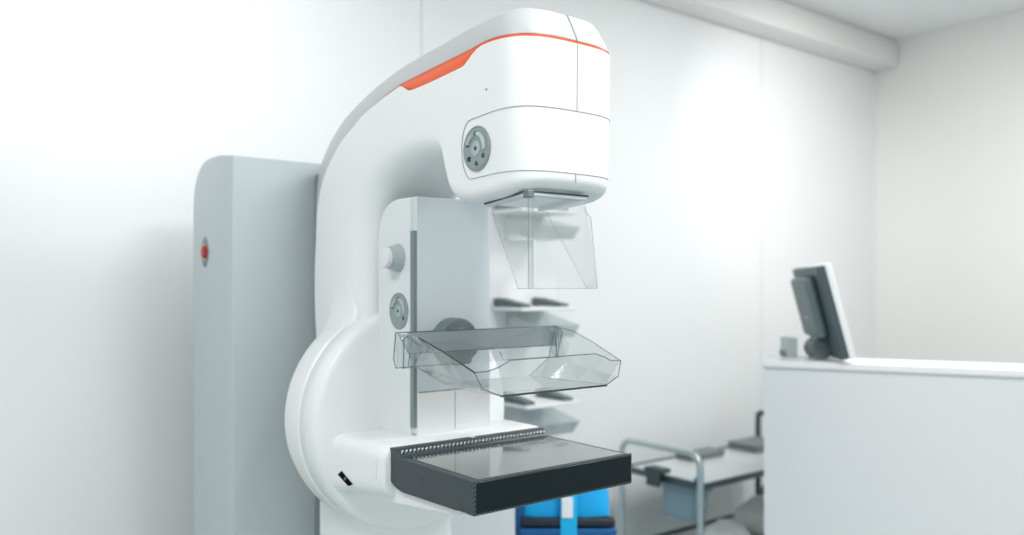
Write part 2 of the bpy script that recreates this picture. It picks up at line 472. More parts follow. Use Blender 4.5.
# --- rotating drum behind the arm
DZ = Z(-.282)
bm = BM()
lathe(bm, (XC, 1.505, DZ), (0, 1, 0), [(0, .0), (.222, .0), (.231, .003), (.2365, .010), (.2385, .020), (.2385, .066), (.236, .069), (.236, .072), (.2395, .076), (.2395, .13), (.234, .152), (.20, .165), (0, .165)], 96)
obj('pivot_drum', bm, M['white'], RT, label='round white pivot drum')
bm = BM(); lathe(bm, (XC + .001, 1.632, DZ - .0032), (0, 1, 0), [(0, 0), (.2375, 0), (.2375, .012), (0, .012)], 96); obj('drum_backing_ring', bm, M['orange'], RT, label='thin orange ring behind the drum')
# shoulders flowing from the arm into the drum
bm = BM(); rows = []
for t in range(0, 13):
    q = t / 12; zc = .02 - .205 * q; w = HW - .003 + .089 * (q ** 2.2); fy = .05 * (1 - q)
    ring = []
    for (u, yv) in ((1, 1.66), (1, 1.60), (.985, 1.560 + fy * .6), (.95, 1.538 + fy), (.88, 1.528 + fy), (0, 1.525 + fy), (-.88, 1.528 + fy), (-.95, 1.538 + fy), (-.985, 1.560 + fy * .6), (-1, 1.60), (-1, 1.66)):
        ring.append(bm.verts.new((XC + u * w, yv + (.004 if t == 0 else 0), Z(zc))))
    rows.append(ring)
for R, Q in zip(rows, rows[1:]):
    for k in range(len(R) - 1): bm.faces.new((R[k], R[k + 1], Q[k + 1], Q[k]))
    bm.faces.new((R[-1], R[0], Q[0], Q[-1]))
bm.faces.new(rows[0]); bm.faces.new(list(reversed(rows[-1])))
obj('arm_shoulder', bm, M['white'], RT, smooth=60)

# --- compression housing in front of the arm
YH = 1.374; XH0, XH1 = .8315, 1.0165
prof = round_poly([(YH, -.29), (YH, .172), (1.512, .172), (1.512, -.29)], [0, .004, .085, 0], 10)
prof = [(y, Z(z)) for y, z in prof]
bm = BM(); prism_x(bm, prof, XH0 + .0065, XH1); hs = obj('compression_housing', bm, M['housing'], RT, bevel=.006, segs=3, label='cool grey front cover of the compression unit')
prof = round_poly([(YH + .012, -.298), (YH + .012, .172 - .001), (1.512, .171), (1.512, -.298)], [.01, .012, .085, 0], 10)
bm = BM(); prism_x(bm, [(y, Z(z)) for y, z in prof], XH0 - .001, XH0 + .02); sc_ = obj('side_cover', bm, M['housing_side'], RT, bevel=.004, segs=3, label='light grey side cover with knob and keypad')
bm = BM(); box(bm, XH0 + .0005, XH0 + .0080, YH - .0005, YH + .0115, Z(-.276), Z(.105)); obj('guide_slot', bm, M['slot'], RT, label='dark vertical guide slot')
bm = BM(); box(bm, XH0 + .01, XH1 - .004, YH - .0015, YH + .01, Z(-.30), Z(-.2095)); obj('front_foot_panel', bm, M['white'], RT, bevel=.0015)
bm = BM(); tube(bm, [(XH0 + .012, YH - .0012, Z(-.2085)), (XH1 - .004, YH - .0012, Z(-.2085))], .0009, 6); tube(bm, [(XC + .004, YH - .0014, Z(-.212)), (XC + .004, YH - .0014, Z(-.287))], .0008, 6)
obj('foot_seam', bm, M['seam'], RT)
# knob
c = (XH0 - .001, 1.430, Z(.0535))
bm = BM(); lathe(bm, c, (-1, 0, 0), [(.0285, 0), (.0285, .003), (.0270, .006), (.0225, .020), (.0205, .024), (0, .024)], 40); kb = obj('adjustment_knob', bm, M['knob'], RT, label='grey turning knob with pale cap')
bm = BM(); lathe(bm, (c[0] - .024, c[1], c[2]), (-1, 0, 0), [(.0200, 0), (.0200, .006), (.0175, .009), (0, .0095)], 32); obj('knob_cap', bm, M['housing_side'], kb)
keypad((XH0 - .0012, 1.426, Z(-.0515)), .0330, 'side_control_pad', RT, MK[:5])

# --- paddle coupling and compression paddle
bm = BM(); lathe(bm, (XC - .005, 1.376, Z(-.112)), (0, -1, 0), [(.047, -.01), (.047, .03), (.044, .034), (.030, .036), (.030, .06), (0, .06)], 44); obj('paddle_coupling', bm, M['coupling'], RT, label='dark grey round paddle coupling')
bm = BM(); box(bm, XC - .064, XC - .014, 1.285, 1.33, Z(-.150), Z(-.098)); obj('paddle_clamp', bm, M['coupling'], RT, bevel=.006)
PY = 1.276
bm = BM(); box(bm, XC - .160, XC + .190, PY, PY + .010, Z(-.1225), Z(-.0845)); pr = obj('paddle_rail', bm, M['rail'], RT, bevel=.002, label='smoked clear back rail of the paddle')
bm = BM()
for (xa, za, xb, zb) in ((XC - .19, -.084, XC + .19, -.084), (XC - .16, -.1228, XC + .188, -.1228)):
    tube(bm, [(xa, PY - .001, Z(za)), (xb, PY - .001, Z(zb))], .0011, 6)
obj('rail_edge', bm, M['edge'], pr)
T = .0028
def sheet(bm, quad, t=T):
    """flat sheet with thickness"""
    q = [Vector(p) for p in quad]; n = (q[1] - q[0]).cross(q[2] - q[0]).normalized() * t * .5
    A = [bm.verts.new(p + n) for p in q]; B = [bm.verts.new(p - n) for p in q]
    bm.faces.new(A); bm.faces.new(list(reversed(B)))
    for i in range(len(q)): bm.faces.new((A[i], A[(i + 1) % len(q)], B[(i + 1) % len(q)], B[i]))
# tray outline: bottom floor, flared walls
FZ = -.1785
fl = [(XC - .119, 1.060), (XC + .119, 1.060), (XC + .100, 1.255), (XC - .100, 1.255)]
bm = BM(); sheet(bm, [(x, y, Z(FZ)) for x, y in fl]); tr = obj('paddle_tray', bm, M['clear'], RT, label='clear floor of the compression paddle')
lipz = [(-.164, -.139), (-.140, -.1385), (-.118, -.133), (-.095, -.123), (.095, -.122), (.122, -.130), (.136, -.1365), (.164, -.138)]
lip = [(XC + a_, 1.069 - .006 * (1 - (a_ / .164) ** 2), z) for a_, z in lipz]
bm = BM(); bots = [(-.119 + .238 * i / (len(lip) - 1), 1.060, FZ) for i in range(len(lip))]
lo = [bm.verts.new((XC + b_[0], 1.060, Z(FZ))) for b_ in bots]; hi = [bm.verts.new((x, y, Z(z))) for x, y, z in lip]
for i in range(len(lip) - 1): bm.faces.new((lo[i], lo[i + 1], hi[i + 1], hi[i]))
obj('front_wall', bm, M['clear'], tr, solid=.0022, smooth=0)
for sgn in (-1, 1):
    top = [(XC + sgn * .164, 1.069, -.139), (XC + sgn * .172, 1.150, -.110), (XC + sgn * .178, 1.215, -.0905), (XC + sgn * .184, 1.275, -.085)]
    bot = [(XC + sgn * .119, 1.060, FZ), (XC + sgn * .113, 1.13, FZ), (XC + sgn * .106, 1.20, FZ), (XC + sgn * .100, 1.255, FZ)]
    mid = [(XC + sgn * .152, 1.064, -.166), (XC + sgn * .150, 1.137, -.158), (XC + sgn * .150, 1.205, -.150), (XC + sgn * .155, 1.262, -.145)]
    bm = BM()
    rr = [[bm.verts.new((x, y, Z(z))) for x, y, z in row] for row in (bot, mid, top)]
    for A, B in zip(rr, rr[1:]):
        for i in range(3): bm.faces.new((A[i], A[i + 1], B[i + 1], B[i]))
    obj('side_wall', bm, M['clear_side'] if sgn < 0 else M['clear'], tr, solid=.0022, smooth=0)
    bm = BM(); tube(bm, [(x, y, Z(z)) for x, y, z in reversed(top[:3] if sgn < 0 else top)], .0014 if sgn < 0 else .0009, 6); obj('side_rim', bm, M['edge_dark'] if sgn < 0 else M['edge'], tr)
    bm = BM(); tube(bm, [(x, y, Z(z)) for x, y, z in (top[0], mid[0], bot[0])], .0010, 6); obj('corner_edge', bm, M['edge'], tr)
    bm = BM(); tube(bm, [(x, y, Z(z)) for x, y, z in bot], .0009, 6); obj('floor_side_edge', bm, M['edge_pale'], tr)
    bm = BM(); tube(bm, [(x, y, Z(z)) for x, y, z in (bot[3], mid[3], top[3])], .0008, 6); obj('rear_edge', bm, M['edge'], tr)
bm = BM(); tube(bm, [(x, y, Z(z)) for x, y, z in lip], .0011, 6); obj('front_rim', bm, M['edge'], tr)
bm = BM(); tube(bm, [(XC - .119, 1.060, Z(FZ - .001)), (XC + .119, 1.060, Z(FZ - .001))], .0019, 6); obj('front_bottom_edge', bm, M['edge_dark'], tr, label='dark bottom front edge')
bm = BM(); tube(bm, [(XC - .100, 1.255, Z(FZ)), (XC + .100, 1.255, Z(FZ))], .0008, 6); obj('rear_bottom_edge', bm, M['edge_pale'], tr)
# back plate with the two end clips
bm = BM(); sheet(bm, [(XC - .190, PY - .004, Z(-.085)), (XC + .190, PY - .004, Z(-.085)), (XC + .190, PY - .004, Z(-.146)), (XC - .190, PY - .004, Z(-.146))], .003)
bp_ = obj('back_plate', bm, M['clear'], RT)
bm = BM(); tube(bm, [(XC - .190, PY - .004, Z(-.084)), (XC - .194, PY - .004, Z(-.130)), (XC - .190, PY - .004, Z(-.146)), (XC - .06, PY - .004, Z(-.146))], .0014, 6); obj('plate_edge', bm, M['edge'], bp_)
bm = BM(); tube(bm, [(XC + .190, PY - .004, Z(-.084)), (XC + .190, PY - .004, Z(-.146)), (XC + .05, PY - .004, Z(-.146)), (XC + .04, PY - .004, Z(-.128))], .0010, 6)
obj('plate_edge', bm, M['edge'], bp_)
for sgn in (-1, 1):
    xa = XC + sgn * .176
    bm = BM(); prism_x(bm, [(PY - .006, Z(-.088)), (PY - .020, Z(-.092)), (PY - .030, Z(-.146)), (PY - .006, Z(-.146))], xa - .014, xa + .010)
    obj('end_clip', bm, M['clear'], bp_, bevel=.002)
    bm = BM(); tube(bm, [(xa + .010, PY - .006, Z(-.144)), (xa + .010, PY - .020, Z(-.094)), (xa + .003, PY - .021, Z(-.088)), (xa - .008, PY - .022, Z(-.094)), (xa - .014, PY - .030, Z(-.146))], .0013, 6); obj('clip_edge', bm, M['edge'], bp_)

# --- face shield under the head
SY = 1.040; SW = .077; SB = -.006; STP = .152
bm = BM(); box(bm, XC - SW - .008, XC + .046, SY - .008, SY + .004, Z(.145), Z(.1535))
for xa in (XC - SW - .008, XC + .034):
    prism_x(bm, [(SY - .007, Z(.1455)), (SY - .007, Z(.153)), (SY + .11, Z(.1425)), (SY + .11, Z(.134))], xa + .0002, xa + .0118)
fr = obj('shield_frame', bm, M['housing'], RT, bevel=.001)
bm = BM(); tube(bm, [(XC - SW - .0085, SY + .11, Z(.1395)), (XC - SW - .0085, SY - .0085, Z(.1515)), (XC + .0465, SY - .0085, Z(.1515))], .0016, 6); obj('frame_groove', bm, M['mark'], fr)
bm = BM(); box(bm, XC - SW - .0095, XC - SW + .004, SY - .0105, SY + .004, Z(.141), Z(.153)); obj('frame_latch', bm, M['coupling'], fr, bevel=.002)
bm = BM(); sheet(bm, [(XC - SW, SY, Z(SB)), (XC + SW, SY, Z(SB)), (XC + SW - .016, SY, Z(.117)), (XC + SW - .024, SY, Z(.122)), (XC + .046, SY, Z(STP - .006)), (XC - SW, SY, Z(STP - .006))], .0025); fs = obj('face_shield', bm, M['clear_thin'], RT, label='clear plastic face shield hanging below the head')
for sgn in (-1, 1):
    xa = XC + sgn * SW
    xb = XC + (.046 if sgn > 0 else -SW); xm = xa + (xb - xa) * .5
    bm = BM(); sheet(bm, [(xa, SY, Z(SB)), (xa, SY + .027, Z(SB)), (xa + (xb - xa) * .43, SY + .067, Z(.065)), (xa + (xb - xa) * .74, SY + .090, Z(.105)), (xb, SY + .100, Z(.137)), (xb, SY, Z(STP - .006))], .0025); obj('shield_wing', bm, M['clear_thin'], fs)
    bm = BM(); tube(bm, [(xa, SY + .027, Z(SB)), (xa + (xb - xa) * .43, SY + .067, Z(.065)), (xa + (xb - xa) * .74, SY + .090, Z(.105)), (xb, SY + .100, Z(.134))], .0007, 6); obj('wing_edge', bm, M['edge_pale'], fs)
bm = BM(); tube(bm, [(XC - SW, SY + .03, Z(SB)), (XC - SW, SY, Z(SB)), (XC + SW, SY, Z(SB))], .0009, 6); obj('shield_bottom_edge', bm, M['edge_pale'], fs)
for dx in (-.001, .009):
    bm = BM(); tube(bm, [(XC - SW + dx, SY, Z(SB)), (XC - SW + dx, SY, Z(.140))], .0010, 8); obj('shield_fold', bm, M['edge_pale'], fs)
bm = BM(); box(bm, XC - SW + .0002, XC - SW + .0078, SY - .002, SY + .002, Z(SB), Z(.138)); obj('fold_strip', bm, M['clear_side'], fs)
bm = BM(); tube(bm, [(XC + SW, SY, Z(SB)), (XC + SW - .016, SY, Z(.117)), (XC + SW - .024, SY, Z(.122)), (XC + .046, SY, Z(.134))], .0011, 8); obj('shield_right_edge', bm, M['edge_pale'], fs)

# --- white bracket from the drum to the table
bm = BM(); rows = []
for y, hw, zt, zb, ins in ((1.56, .205, -.299, -.420, 0), (1.50, .200, -.296, -.411, 0), (1.42, .197, -.293, -.400, 0), (1.345, .1945, -.292, -.390, 0), (1.322, .193, -.292, -.387, 0), (1.316, .193, -.292, -.387, .002), (1.313, .193, -.292, -.387, .006)):
    pts = round_poly([(-hw + ins, zb + ins), (hw - ins, zb + ins), (hw - ins, zt - ins), (-hw + ins, zt - ins)], [.036, .036, .030, .030], 8)
    rows.append([bm.verts.new((XC + a_, y, Z(b_))) for a_, b_ in pts])
for A_, B_ in zip(rows, rows[1:]):
    for k in range(len(A_)): bm.faces.new((A_[k], A_[(k + 1) % len(A_)], B_[(k + 1) % len(A_)], B_[k]))
bm.faces.new(rows[0]); bm.faces.new(list(reversed(rows[-1])))
br = obj('table_bracket', bm, M['white'], RT, smooth=55, label='white bracket carrying the detector table')
# slanted hull beneath bracket and table
prof = round_poly([(1.085, -.366), (1.10, -.3755), (1.30, -.396), (1.53, -.425), (1.53, -.37), (1.31, -.366)], [0, .008, .06, .01, 0, 0])
bm = BM(); prism_x(bm, [(y, Z(z)) for y, z in prof], .758, 1.090); obj('under_hull', bm, M['white'], RT, bevel=.012, segs=4)
bm = BM(); prism(bm, [(-.028, .002), (-.012, .012), (.028, -.006), (.016, -.012)], lambda u, v: (.7245, 1.452 - u, Z(-.372) + v), lambda u, v: (.738, 1.452 - u, Z(-.372) + v)); lt = obj('latch_recess', bm, M['black'], br, label='small black latch opening')
bm = BM(); lathe(bm, (.7247, 1.447, Z(-.372)), (-1, 0, 0), [(.003, 0), (.0025, .002), (0, .0025)], 16); obj('latch_button', bm, M['coupling'], br)
bm = BM(); tube(bm, [(.7296, 1.335, Z(-.318)), (.7296, 1.335, Z(-.355))], .0007, 6); obj('bracket_seam', bm, M['housing_side'], br)

# --- detector table
X0, X1 = .7475, 1.100
prof = round_poly([(1.052, -.308), (1.052, -.3625), (1.072, -.363), (1.085, -.357), (1.100, -.3635), (1.285, -.3685), (1.325, -.354), (1.328, -.294), (1.298, -.294), (1.284, -.308)], [.003, .005, .004, .006, .006, .02, .02, .018, .010, .003], 5)
bm = BM(); prism_x(bm, [(y, Z(z)) for y, z in prof], X0, X1); tb = obj('detector_table', bm, M['carbon'], RT, bevel=.005, segs=3, label='black carbon fibre detector table')
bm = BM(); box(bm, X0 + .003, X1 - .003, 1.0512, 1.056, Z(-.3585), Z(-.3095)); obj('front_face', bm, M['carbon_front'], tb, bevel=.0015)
bm = BM(); box(bm, X0 + .014, X1 - .012, 1.062, 1.277, Z(-.3085), Z(-.3074)); obj('support_plate', bm, M['carbon_top'], tb, label='glossy grey top plate')
bm = BM(); box(bm, X0 + .001, X1 - .001, 1.0525, 1.0565, Z(-.3085), Z(-.3072)); obj('front_trim', bm, M['carbon'], tb)
bm = BM()
for k in range(40):
    x = X0 + .010 + k * (X1 - X0 - .02) / 39; n0 = len(bm.verts)
    bmesh.ops.create_icosphere(bm, subdivisions=1, radius=1); bm.verts.ensure_lookup_table()
    R = Matrix.Rotation(.5, 3, 'Y')
    for v in bm.verts[n0:]:
        p = Vector((v.co.x * .0030, v.co.y * .002, v.co.z * .0052)); v.co = R @ p + Vector((x, 1.2895, Z(-.3005)))
g = obj('ridge_beading', bm, M['bead'], tb, smooth=60, label='row of bright slanted beads along the ridge'); g['kind'] = 'stuff'
bm = BM(); box(bm, XC - .004, XC + .004, 1.303, 1.310, Z(-.2945), Z(-.2935)); obj('centre_mark', bm, M['tag'], tb, label='small white centre mark')
bm = BM(); box(bm, X0 - .0006, X0 + .001, 1.2045, 1.2085, Z(-.343), Z(-.330)); obj('side_notch', bm, M['mark'], tb)

# ================================================================== RACK WITH SPARE PADDLES ON THE WALL
RK = empty('paddle_rack', (1.93, YW, 1.30), 'white wall rack with dark clips holding clear spare paddles behind the x-ray machine', 'rack')
bm = BM(); box(bm, 1.66, 1.98, YW - .02, YW, Z(-.62), Z(.34)); obj('back_board', bm, M['rack'], RK, bevel=.004)
for zz, xa in ((.255, 0), (-.075, 0), (-.40, .02)):
    bm = BM(); box(bm, 1.69 + xa, 1.93 + xa, YW - .19, YW - .0205, Z(zz - .012), Z(zz)); sh = obj('shelf', bm, M['rack'], RK, bevel=.003)
    for u in (1.72, 1.89):
        bm = BM(); prism_x(bm, [(YW - .021, Z(zz + .004)), (YW - .021, Z(zz + .030)), (YW - .05, Z(zz + .030)), (YW - .175, Z(zz + .010)), (YW - .175, Z(zz + .001))], u + xa - .02, u + xa + .02); obj('clip', bm, M['rackdark'], sh, bevel=.003)
def spare(z, x, label):
    p = empty('spare_paddle', (x, YW - .1, Z(z)), label, 'compression paddle', 'spare paddles on the wall rack')
    bm = BM(); o = prism_z(bm, [(x - .08, YW - .22), (x + .08, YW - .22), (x + .075, YW - .04), (x - .075, YW - .04)], Z(z - .10), Z(z - .096)); obj('floor', bm, M['clear'], p)
    bm = BM(); sheet(bm, [(x - .08, YW - .22, Z(z - .098)), (x + .08, YW - .22, Z(z - .098)), (x + .095, YW - .235, Z(z - .06)), (x - .095, YW - .235, Z(z - .06))]); obj('front_wall', bm, M['clear_side'], p)
    bm = BM(); box(bm, x - .075, x + .075, YW - .045, YW - .041, Z(z - .10), Z(z - .012)); obj('back_wall', bm, M['clear_side'], p)
    for s in (-1, 1):
        bm = BM(); sheet(bm, [(x + s * .08, YW - .22, Z(z - .098)), (x + s * .075, YW - .043, Z(z - .098)), (x + s * .075, YW - .043, Z(z - .0125)), (x + s * .095, YW - .235, Z(z - .06))]); obj('side_wall', bm, M['clear_side'], p)
spare(.255, 1.81, 'clear spare paddle under the top shelf of the wall rack, seen through the face shield')
spare(-.075, 1.81, 'clear spare paddle under the middle shelf of the wall rack, above the clamped paddle')
spare(-.40, 1.81, 'clear spare paddle under the bottom shelf of the wall rack, just above the black table')

# ================================================================== BLUE BAG ON A STOOL
BC = Vector((1.535, 1.735, 0)); BU = Vector((.788, -.616, 0)); BV = Vector((.616, .788, 0)); UZ = Vector((0, 0, 1))
SL = empty('stool', (BC.x, BC.y, 0), 'low white stool under the blue bag', 'stool')
bm = BM(); lathe(bm, (BC.x, BC.y, .37), (0, 0, 1), [(0, 0), (.165, 0), (.17, .006), (.17, .026), (.164, .03), (0, .03)], 40); obj('seat', bm, M['wood'], SL)
for k in range(4):
    a = PI / 4 + k * PI / 2; bm = BM()
    tube(bm, [(BC.x + math.cos(a) * .11, BC.y + math.sin(a) * .11, .372), (BC.x + math.cos(a) * .15, BC.y + math.sin(a) * .15, 0)], .013, 10); obj('leg', bm, M['steel'], SL)
BG = empty('blue_bag', (BC.x, BC.y, .40), 'bright blue padded bag with black zip bands and a white label, beneath the black table', 'bag')
def bagpoly(bm, hu, hv, z0, z1, bulge=.0, n=28, ex=4.0, du=0):
    rows = []
    for k in range(9):
        t = k / 8; sc = 1 - .12 * abs(2 * t - 1) ** 4; z = z0 + (z1 - z0) * t
        rows.append([bm.verts.new(BC + BU * (du + hu * sc * math.copysign(abs(math.cos(a)) ** (2 / ex), math.cos(a))) + BV * (hv * sc * math.copysign(abs(math.sin(a)) ** (2 / ex), math.sin(a))) + UZ * z) for a in [2 * PI * i / n for i in range(n)]])
    for R, Q in zip(rows, rows[1:]):
        for i in range(n): bm.faces.new((R[i], R[(i + 1) % n], Q[(i + 1) % n], Q[i]))
    bm.faces.new(list(reversed(rows[0]))); bm.faces.new(rows[-1])
bm = BM(); bagpoly(bm, .130, .078, .40, .925); obj('bag_body', bm, M['blue'], BG, smooth=60)
bm = BM(); bagpoly(bm, .128, .030, .40, .76, du=.008)
for v in bm.verts: v.co += -BV * .066
obj('front_pocket', bm, M['blue'], BG, smooth=60)
bm = BM(); obox(bm, BC + BU * .010 - BV * .080 + UZ * .782, BU, BV, UZ, .126, .020, .010); obj('zip_band', bm, M['zipper'], BG, bevel=.005)
bm = BM(); obox(bm, BC + BU * .010 - BV * .086 + UZ * .757, BU, BV, UZ, .130, .016, .010); obj('zip_lower_band', bm, M['blue_dark'], BG, bevel=.005)  # deep blue band just below the zip
bm = BM(); obox(bm, BC + BU * .010 - BV * .102 + UZ * .70, BU, BV, UZ, .022, .004, .20); sp = obj('strap', bm, M['strap'], BG, bevel=.003)
bm = BM(); obox(bm, BC + BU * .006 - BV * .1085 + UZ * .826, BU, BV, UZ, .015, .002, .028); obj('strap_label', bm, M['tag'], sp, bevel=.002)
bm = BM(); obox(bm, BC - BU * .119 - BV * .02 + UZ * .66, BU, BV, UZ, .014, .05, .20); obj('side_gusset', bm, M['blue_dark'], BG, bevel=.008)

# ================================================================== STEEL TROLLEY
TX0, TX1, TY0, TY1 = 2.235, 3.08, 1.82, 2.19; TZ = .735
TR = empty('steel_trolley', ((TX0 + TX1) / 2, 2.0, 0), 'stainless steel two-tier trolley with looped tube handle beside the white desk', 'trolley')
for xa, hz in ((TX0, .842), (TX1, .862)):
    bm = BM(); tube(bm, roundpath([(xa, TY0, .06), (xa, TY0, hz), (xa, TY1, hz), (xa, TY1, .06)], .055 if xa == TX0 else .02, 7), .012, 12)
    obj('handle_loop', bm, M['steel'] if xa == TX0 else M['steel_dark'], TR, smooth=60)
def traymesh(z, rim, name):
    bm = BM(); box(bm, TX0 + .012, TX1 - .012, TY0 + .004, TY1 - .004, z - .012, z); t = obj(name, bm, M['tray'], TR, bevel=.002)
    bm = BM()
    for (a_, b_, c_, d_) in ((TX0 + .010, TX1 - .010, TY0 - .002, TY0 + .006), (TX0 + .010, TX1 - .010, TY1 - .006, TY1 + .002), (TX0 + .008, TX0 + .016, TY0, TY1), (TX1 - .016, TX1 - .008, TY0, TY1)):
        box(bm, a_, b_, c_, d_, z - .016, z + rim)
    obj('tray_rim', bm, M['steel_dark'], t, bevel=.001)
traymesh(TZ, .006, 'top_tray'); traymesh(.435, .012, 'lower_tray')
for xa in (TX0, TX1):
    for ya in (TY0, TY1):
        bm = BM(); lathe(bm, (xa - .012, ya, .032), (1, 0, 0), [(0, 0), (.030, 0), (.032, .004), (.032, .020), (.030, .024), (0, .024)], 24); w_ = obj('castor', bm, M['coupling'], TR)
        bm = BM(); box(bm, xa - .018, xa + .018, ya - .012, ya + .012, .055, .075); obj('castor_fork', bm, M['steel'], w_, bevel=.003)
bm = BM(); tube(bm, [(TX0, TY1 - .02, TZ + .006), (TX0, TY0 + .02, TZ + .006)], .006, 8); obj('cross_bar', bm, M['steel_dark'], TR)
# things on it
def gbox(name, x0, x1, y0, y1, z0, h, m, label, cat, lid=True):
    e = empty(name, ((x0 + x1) / 2, (y0 + y1) / 2, z0), label, cat)
    bm = BM(); box(bm, x0, x1, y0, y1, z0, z0 + h * .75); obj('body', bm, M[m], e, bevel=.005)
    bm = BM(); box(bm, x0 - .003, x1 + .003, y0 - .003, y1 + .003, z0 + h * .75, z0 + h); obj('lid', bm, M[m], e, bevel=.005)
    return e
gbox('instrument_box', 2.52, 2.72, 2.09, 2.175, TZ + .0005, .022, 'item', 'flat dark grey box at the back of the trolley top, left one', 'box')
gbox('instrument_box', 2.85, 3.045, 2.03, 2.175, TZ + .0005, .030, 'item', 'dark grey box at the back of the trolley top, right one by the post', 'box')
BN = empty('hanging_bin', (TX0 + .01, 1.98, .55), 'blue-grey plastic bin hooked under the left end of the trolley top', 'bin')
bm = BM(); prism(bm, [(1.850, .700), (2.025, .700), (2.010, .590), (1.862, .590)], lambda y, z: (TX0 + .032, y, z), lambda y, z: (TX0 + .085, y, z)); obj('body', bm, M['bin'], BN, bevel=.006)
bm = BM(); box(bm, TX0 + .024, TX0 + .095, 1.843, 2.032, .698, .712); obj('rim', bm, M['bin'], BN, bevel=.003)
CL = empty('clamp', (TX0 - .004, 2.02, TZ), 'small dark clamp on the left edge of the trolley top', 'clamp')
bm = BM(); box(bm, TX0 - .022, TX0 + .03, 1.975, 2.060, TZ + .0135, TZ + .03); obj('jaw', bm, M['mark'], CL, bevel=.004)
bm = BM(); box(bm, TX0 - .022, TX0 - .0125, 1.985, 2.050, TZ - .035, TZ + .0135); obj('lever', bm, M['mark'], CL, bevel=.003)
bm = BM(); lathe(bm, (TX0 + .035, 1.858, TZ + .0005), (0, 0, 1), [(0, 0), (.014, 0), (.015, .003), (.013, .016), (.010, .018), (0, .018)], 24)
for v in bm.verts: pass
tag(obj('bottle_cap', bm, M['strap'], origin=(TX0 + .035, 1.858, TZ)), 'tiny blue cap at the near corner of the trolley top', 'cap')
def pouch(x, y, z, r, h, m, label, seed, group=None):
    rnd = random.Random(seed); bm = BM(); bmesh.ops.create_icosphere(bm, subdivisions=3, radius=1)
    ph = [rnd.uniform(0, 6) for _ in range(6)]
    for v in bm.verts:
        p = v.co.copy(); k = 1 + .10 * math.sin(5 * p.x + ph[0]) + .09 * math.sin(6 * p.y + ph[1]) + .06 * math.sin(9 * p.z + 4 * p.x + ph[2])
        v.co = Vector((x + p.x * r * k, y + p.y * r * .8 * k, z + max(0, .5 + .5 * p.z * k) * h))
    return tag(obj('plastic_pouch', bm, M[m], origin=(x, y, z), smooth=60), label, 'pouch', group)
zl_ = .4355
pouch(2.52, 1.93, zl_, .10, .10, 'bag', 'crumpled white plastic pouch on the lower trolley shelf, nearest the handle', 1, 'pouches on the lower shelf')
pouch(2.76, 1.95, zl_, .11, .15, 'bag', 'crumpled white plastic pouch in the middle of the lower trolley shelf', 2, 'pouches on the lower shelf')
pouch(2.97, 2.02, zl_, .085, .17, 'bagdark', 'dark pouch on the lower trolley shelf beside the desk edge', 3, 'pouches on the lower shelf')

# ================================================================== DESK AND MONITOR
DO = Vector((2.224, 1.562, 0)); DD = Vector((.45, -.893, 0)).normalized(); DN = Vector((.893, .45, 0)).normalized()
DH = H - .236; MZ = DH - .045
DK = empty('reception_desk', tuple(DO + DD * .8 + DN * .3), 'tall white reception counter with plain front at the right', 'desk')
def dbox(a0, a1, n0, n1, z0, z1):
    bm = BM(); obox(bm, DO + DD * ((a0 + a1) / 2) + DN * ((n0 + n1) / 2) + UZ * ((z0 + z1) / 2), DD, DN, UZ, abs(a1 - a0) / 2, abs(n1 - n0) / 2, abs(z1 - z0) / 2); return bm
obj('front_panel', dbox(.0, 1.7, .012, .04, 0, DH - .022), M['desk'], DK, bevel=.002)
obj('counter_top', dbox(-.003, 1.72, .0, .20, DH - .022, DH), M['desktop'], DK, bevel=.003)
obj('side_panel', dbox(.0, .028, .0402, .38, 0, MZ - .0182), M['desk'], DK, bevel=.002)
obj('side_panel', dbox(1.67, 1.70, .0402, .70, 0, MZ - .0182), M['desk'], DK, bevel=.002)
obj('work_surface', dbox(.0285, 1.6695, .0402, .42, .715, .74), M['desktop'], DK, bevel=.003)

obj('raised_shelf', dbox(.0005, 1.71, .0405, .52, MZ - .018, MZ), M['desktop'], DK, bevel=.002)
# monitor
MN = empty('computer_monitor', (2.40, 1.50, MZ), 'dark flat monitor with white bezel leaning back on the white counter', 'monitor')
near = Vector((2.312, 1.335, 0)); wd = Vector((.713, .701, 0)).normalized(); nrm = Vector((wd.y, -wd.x, 0))   # nrm: where the screen faces
lean = math.radians(14.5); up = (UZ * math.cos(lean) - nrm * math.sin(lean)).normalized(); sn = wd.cross(up).normalized()
if sn.dot(nrm) < 0: sn = -sn
W2 = .18; HT = .290
base = near + wd * W2 + UZ * (DH + .012)
ctr = base + up * (HT / 2)
bm = BM(); obox(bm, ctr, wd, up, sn, W2, HT / 2, .012); obj('back_shell', bm, M['monitor'], MN, bevel=.004)
bm = BM(); obox(bm, ctr - sn * .027 + up * .02, wd, up, sn, W2 * .62, HT * .34, .016); obj('back_bulge', bm, M['monitor_mid'], MN, bevel=.014, segs=3)
bm = BM(); obox(bm, ctr + sn * .0215, wd, up, sn, W2 + .002, HT / 2 + .002, .0095); bz = obj('bezel', bm, M['bezel'], MN, bevel=.003)
bm = BM(); obox(bm, ctr + sn * .0315, wd, up, sn, W2 - .016, HT / 2 - .018, .0008); obj('screen', bm, M['screen'], bz)
foot = base - UZ * .012 - nrm * .040
bm = BM(); obox(bm, Vector((foot.x, foot.y, MZ + .006)), wd, nrm, UZ, .08, .030, .006); obj('stand_foot', bm, M['bezel'], MN, bevel=.005)
bm = BM(); lathe(bm, Vector((foot.x, foot.y, DH + .032)) - wd * .05, wd, [(0, 0), (.032, 0), (.034, .004), (.034, .096), (.032, .10), (0, .10)], 28); obj('hinge', bm, M['monitor_mid'], MN)
